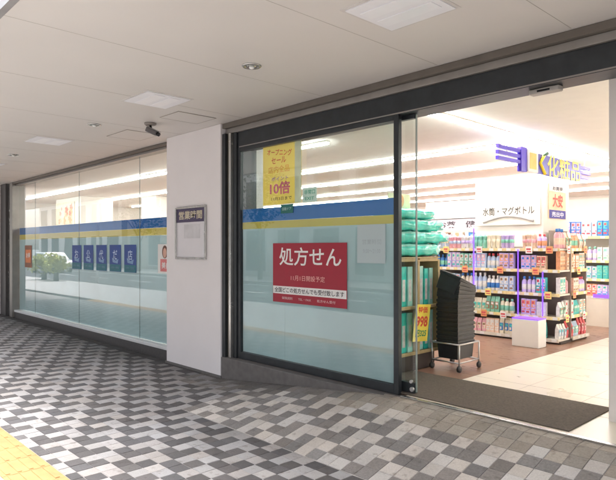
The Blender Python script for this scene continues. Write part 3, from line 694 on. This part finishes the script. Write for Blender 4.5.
# ------------------------------------------------------------------ green goods stand
ST = (-3.82, 5.31, FZ)
t = thing('goods_stand', 'tan wooden stand with four open bins of green packs beside the sliding door', 'display stand', ST)
def sb(n, m, x0, x1, y0, y1, z0, z1, bev=.003): return box(n, m, t, x0+3.82, x1+3.82, y0-5.31, y1-5.31, z0-FZ, z1-FZ, bev)
sb('plinth', M_darkshelf, -4.22, -3.85, 4.86, 5.64, FZ+.002, .455)
ys = (4.84, 5.30, 5.69)
for y in ys: sb('upright', M_tan, -4.25, -3.82, y-.018, y+.018, .46, 1.51)
for z in (.46, .965, 1.49):
    for y0, y1 in zip(ys, ys[1:]): sb('crossbar', M_tan, -3.85, -3.821, y0+.019, y1-.019, z, z+.035)
sb('shelf', M_tan, -4.24, -3.856, 4.865, 5.665, .462, .48); sb('shelf', M_tan, -4.24, -3.856, 4.865, 5.665, .967, .985); sb('shelf', M_tan, -4.25, -3.82, 4.82, 5.71, 1.526, 1.54)
sb('back_panel', M_tan, -4.262, -4.252, 4.82, 5.71, .46, 1.52)
def pack(name, label, cx, cy, cz, lx, ly, lz, m, m2, seed, grp, crinkle=True, rz=0):
    """puffy wrapped bundle: a lumpy rounded box with pinched wrap at its ends"""
    rnd = random.Random(seed); b = MB()
    n, k = 26, 20; rings = []
    for i in range(n+1):
        s = i/n; e = math.sin(math.pi*min(max(s, .0), 1)); q = min(1, e**.22) if 0 < s < 1 else .2
        y = (s-.5)*ly; ring = []
        for j in range(k):
            a = 2*math.pi*j/k; ca, sa = math.cos(a), math.sin(a)
            px = abs(ca)**.55*math.copysign(1, ca); pz = abs(sa)**.55*math.copysign(1, sa)
            end = max(0, (s-.78)/.22)
            w_ = 1+rnd.uniform(-.075, .075)*(1+2.4*(end > 0))+.035*math.sin(s*23+j*1.7)
            ring.append(b.bm.verts.new((px*lx/2*q*w_, y, pz*lz/2*q*w_)))
        rings.append(ring)
    for i, (a, c) in enumerate(zip(rings, rings[1:])):
        for j in range(k):
            f = b.bm.faces.new((a[j], a[(j+1) % k], c[(j+1) % k], c[j])); f.smooth = True
            f.material_index = 1 if (j in (1, 2) or (i > n*.78 and rnd.random() < .6)) else 0  # pale lengthwise band is painted sheen; pale end faces are crinkled wrap
    b.bm.faces.new(rings[0][::-1]); b.bm.faces.new(rings[-1])
    o = b.build(name, [m, m2]); o.location = (cx, cy, cz); o.rotation_euler = (0, 0, rz)
    tag(o, label, 'wrapped goods', grp); return o
zz = 1.541
P_ = [(4.80, 5.86, .155, 'lowest teal bundle lying on top of the goods stand'), (4.78, 6.02, .145, 'second teal bundle up on top of the goods stand, longest of them'), (4.80, 5.94, .14, 'third teal bundle up on top of the goods stand'), (4.80, 5.78, .12, 'topmost teal bundle on the goods stand')]
for i, (y0, y1, h, lab) in enumerate(P_):
    pack('wrapped_bundle', lab, -4.0, (y0+y1)/2, zz+h/2, .34, y1-y0, h, M_teal, M_tealpale, i, 'teal wrapped bundles on the goods stand', rz=random.uniform(-.04, .04)); zz += h-.006
for (y0, y1, z0, z1, lab) in ((4.87, 5.27, .99, 1.45, 'upper left'), (5.33, 5.66, .99, 1.45, 'upper right'), (5.33, 5.66, .485, .94, 'lower right'), (4.87, 5.27, .485, .94, 'lower left')):
    n = 4
    for k in range(n):
        w_ = (y1-y0)/n
        mm = (M_teal, M_tealpale)[k % 2]
        b = MB(); b.box(-.15, .12, -w_/2+.006, w_/2-.006, 0, (z1-z0)*random.uniform(.90, .98)); b.box(.1205, .123, -w_*.3, w_*.22, .06, .30, 1)
        o = b.build('green_pack', [mm, PM['white']], bevel=.018, loc=(-4.03+.01*k, y0+w_*(k+.5), z0), seg=3)
        tag(o, f'teal and white pack standing in the {lab} bin of the goods stand', 'wrapped goods', f'packs in the {lab} bin of the goods stand')
t = thing('price_card', 'yellow price card with red digits hung on the front of the goods stand', 'price card', (-3.79, 5.27, .61))
b = MB(); b.box(0, .004, -.135, .135, 0, .41); b.build('card', mat('card_yellow', (.88, .72, .10), .5), t)
text('lettering', '特価', RO, t, 0, .35, .0055, .17, .07, '+x', bold=.02); text('digits', '998', RO, t, 0, .22, .0055, .21, .12, '+x', bold=.03)
text('small_digits', '円325', mat('card_green', (.05, .3, .12), .5), t, 0, .09, .0055, .20, .08, '+x', bold=.03)
t.rotation_euler = (R(-4), R(4), 0)
t = thing('round_badge_card', 'cream card with an orange round badge standing above the teal bundles', 'sign card', (-4.02, 5.20, 2.07))
box('card', mat('card_cream', (.85, .76, .50), .6), t, 0, .006, -.20, .20, .0, .18)
b = MB(); b.prism([(.078*math.cos(a), .078*math.sin(a)) for a in [k*math.pi/12 for k in range(24)]], lambda p, d: (d, p[0], .10+p[1]), .007, .012); b.build('badge', mat('badge_orange', (.85, .42, .18), .5), t)
b = MB(); b.prism([(.035*math.cos(a), .028*math.sin(a)) for a in [k*math.pi/8 for k in range(16)]], lambda p, d: (d, p[0], .095+p[1]), .0125, .015); b.build('badge_centre', RO, t)
# ------------------------------------------------------------------ baskets on their dolly
BX, BY = -3.62, 5.72
t = thing('basket_dolly', 'low silver wire dolly with castors under the stack of black baskets', 'dolly', (BX, BY, FZ), R(0))
b = MB(); z = .20
for sx in (-1, 1):
    for sy in (-1, 1): b.tube([(sx*.175, sy*.205, .07), (sx*.175, sy*.205, .30)], .009)
for z_ in (.10, .30):
    for sx in (-1, 1): b.tube([(sx*.175, -.205, z_), (sx*.175, .205, z_)], .009)
    for sy in (-1, 1): b.tube([(-.175, sy*.205, z_), (.175, sy*.205, z_)], .009)
b.build('frame', M_steel, t)
for sx in (-1, 1):
    for sy in (-1, 1):
        b = MB(); b.lathe([(.01, -.012), (.035, -.012), (.035, .012), (.01, .012)], M=Matrix.Translation((sx*.175, sy*.205, .0355)) @ Matrix.Rotation(R(90), 4, 'Y'), n=14); b.build('castor', M_black, t)
def basket_mesh():
    b = MB(); hx0, hy0, hx1, hy1, H = .122, .154, .134, .168, .20; th = .006
    def ring(hx, hy, z): return [b.bm.verts.new(p) for p in ((-hx, -hy, z), (hx, -hy, z), (hx, hy, z), (-hx, hy, z))]
    r = [ring(hx0-th, hy0-th, .006), ring(hx1-th, hy1-th, H), ring(hx1+.007, hy1+.007, H), ring(hx1+.007, hy1+.007, H-.03), ring(hx1, hy1, H-.03), ring(hx0, hy0, 0)]
    for a, c in zip(r, r[1:]):
        for k in range(4): b.bm.faces.new((a[k], a[(k+1) % 4], c[(k+1) % 4], c[k]))
    b.bm.faces.new(r[0]); b.bm.faces.new(r[-1][::-1])
    return b
base_mesh = None
nb = 15
SHELFN = ['lowest'] + [f'inner' for _ in range(nb-2)] + ['top']
pos = Vector((BX, BY, FZ+.125)); up = Vector((0, 0, 1)); ax = Vector((-.7272, .6864, 0))
for i in range(nb):
    tilt = R(24)*max(0, (i-9)/(nb-10))**1.4
    if i == 0:
        body = basket_mesh().build('body', mat('basket_black', (.022, .024, .028), .4, .2, 20), None, .004); bmesh_body = body.data
    else:
        body = bpy.data.objects.new('body', bmesh_body); COL.objects.link(body)
        md = body.modifiers.new('bevel', 'BEVEL'); md.width = .004; md.segments = 2; md.limit_method = 'ANGLE'
    lab = ('lowest black shopping basket of the stack on the silver dolly' if i == 0 else
           'topmost black shopping basket, tilted open rim on the stack' if i == nb-1 else
           'nested black shopping basket within the tall stack on the dolly')
    e = thing('shopping_basket', lab, 'shopping basket', pos, 0, 'black shopping baskets stacked on the dolly')
    q = Matrix.Rotation(tilt, 4, ax).to_quaternion(); e.rotation_mode = 'QUATERNION'; e.rotation_quaternion = q
    body.parent = e
    hn = MB(); hn.tube([(-.12, -.158, .198), (-.10, -.162, .205), (.10, -.162, .205), (.12, -.158, .198)], .005, 6)
    hn.build('handle', M_gray if i == nb-1 else MATS['basket_black'], e)
    pos = pos + Vector((-.0032*max(0, i-8)*.6864, -.0032*max(0, i-8)*.7272, .051))

# ------------------------------------------------------------------ the street behind the camera (seen in the glass)
WG = mat('window_dark', (.04, .05, .06), .1, .1)
def house(x0, x1, y0, h, col, label, nx, nz):
    t = thing('city_building', label, 'building', ((x0+x1)/2, y0, -.01))
    hw = (x1-x0)/2
    box('wall', mat('facade_'+label.split()[0], col, .85, .06, 2), t, -hw, hw, -9, 0, 0, h)
    box('roof', M_kerb, t, -hw-.15, hw+.15, -9.15, .15, h+.001, h+.35)
    for k in range(nz):
        for i in range(nx):
            cx_ = -hw+(i+.5)*2*hw/nx; z0 = 1.0+k*(h-1)/nz if k else .3; z1 = z0+(h-1)/nz*.55 if k else 2.7
            ww = hw/nx*.62
            f = box('window_frame', M_sill, t, cx_-ww-.05, cx_+ww+.05, .001, .05, z0-.05, z1+.05)
            box('pane', WG, f, cx_-ww, cx_+ww, .051, .06, z0, z1)
house(-66, -46, -13, 13, (.55, .53, .50), 'pale office block across the road, farthest along the street', 6, 4)
house(-45, -30, -13, 9.5, (.42, .36, .30), 'tan low office block across the road', 5, 3)
house(-29, -17, -13, 16, (.60, .60, .58), 'white tall block across the road', 4, 5)
house(-16, -5, -13, 11, (.35, .37, .38), 'grey block across the road, nearly opposite', 4, 3)
house(-4, 12, -13, 14, (.50, .46, .42), 'beige block directly across the road', 5, 4)
def car(x, y, col, label, rz=0):
    t = thing('parked_car', label, 'car', (x, y, -.138), rz, 'cars standing on the road')
    prof = [(-2.1, .35), (-2.15, .75), (-2.0, .95), (-1.6, 1.02), (-1.15, 1.45), (.45, 1.48), (1.05, 1.0), (1.9, .88), (2.12, .7), (2.12, .35)]
    b = MB(); b.prism(prof, lambda p, d: (p[0], d*(1 if p[1] < 1.1 else .86), p[1]), -.83, .83); b.build('body', mat('car_'+label.split()[0], col, .25, .02, coat=.8), t, .05)
    for s in (-1, 1):
        b = MB(); b.prism([(-1.45, 1.02), (-1.1, 1.38), (.38, 1.4), (.85, 1.02)], lambda p, d: (p[0], s*(.79 if p[1] < 1.1 else .735)+s*d, p[1]), .035, .05); b.build('side_window', WG, t)
    b = MB(); b.prism([(-.68, 1.04), (.68, 1.04), (.6, 1.40), (-.6, 1.40)], lambda p, d: (1.06-(p[1]-1.02)*1.3+d, p[0], p[1]), .0, .02); b.build('windscreen', WG, t)
    for sx in (-1.3, 1.3):
        for s in (-1, 1):
            b = MB(); b.lathe([(.05, -.1), (.31, -.1), (.33, -.06), (.33, .06), (.31, .1), (.05, .1)], M=Matrix.Translation((sx, s*.78, .33)) @ Matrix.Rotation(R(90), 4, 'X'), n=20); wh = b.build('wheel', M_black, t)
            b = MB(); b.lathe([(.02, -.11), (.19, -.11), (.19, .11), (.02, .11)], M=Matrix.Translation((sx, s*.785, .33)) @ Matrix.Rotation(R(90), 4, 'X'), n=14); b.build('rim', M_steel, wh)
    for s in (-.6, .6): b = MB(); b.box(2.09, 2.14, s-.14, s+.14, .66, .80); b.build('headlight', M_diff, t, .02)
car(-43.5, -6.4, (.80, .80, .80), 'white car on the far road seen only mirrored in the display window')
def tree(x, y, h, r, label, leafcol, name='street_tree'):
    t = thing(name, label, 'tree', (x, y, -.01)); rnd = random.Random(int(x*10))
    b = MB(); b.tube([(0, 0, 0), (.03, 0, h*.35), (.0, .05, h*.6)], [.14, .1, .06])
    for k in range(6): a = k*1.05; b.tube([(0, 0, h*(.35+.04*k)), (math.cos(a)*r*.6, math.sin(a)*r*.6, h*(.6+.05*k))], [.05, .02], 6)
    b.build('trunk', mat('bark', (.12, .09, .07), .9, .3, 10, .4), t)
    b = MB()
    for c in range(26):
        a = rnd.uniform(0, 6.28); rr = r*rnd.uniform(.1, .85); c0 = Vector((math.cos(a)*rr, math.sin(a)*rr, h*rnd.uniform(.5, .97)))
        for q in range(55):
            p = c0+Vector([rnd.gauss(0, r*.16) for _ in range(3)]); s = rnd.uniform(.05, .11)
            u = Vector([rnd.uniform(-1, 1) for _ in range(3)]).normalized()*s; v = u.orthogonal().normalized()*s*.6
            b.quad([p-u, p-v, p+u, p+v])
    b.build('crown', mat('leaf_'+leafcol[0], leafcol[1], .6, .35, 3), t)
G1 = ('green', (.07, .11, .035)); G2 = ('yellow', (.50, .50, .06))
tree(-38, -10.5, 5.5, 1.7, 'street tree across the road, left', G1); tree(-24, -10.5, 6, 1.8, 'street tree across the road, middle', G1); tree(-10, -10.5, 5, 1.6, 'street tree across the road, right', G1)
tree(-31.3, -1.7, 1.15, .75, 'low yellow green bush by the near kerb, left of two', G2, 'street_bush'); tree(-29.7, -1.75, 1.2, .6, 'low yellow green bush by the near kerb, right of two', G2, 'street_bush')
t = thing('lamp_post', 'slim pale lamp post at the kerb mirrored in the display window', 'street lamp', (-26.3, -2.4, -.001))
b = MB(); b.tube([(0, 0, 0), (0, 0, 4.6), (0, .5, 5.0), (0, 1.0, 5.05)], [.07, .05, .04, .03]); b.build('pole', mat('lamp_white', (.75, .75, .75), .4), t)
b = MB(); b.box(-.1, .1, .9, 1.4, 5.0, 5.1); b.build('lamp_head', M_gray, t, .02)
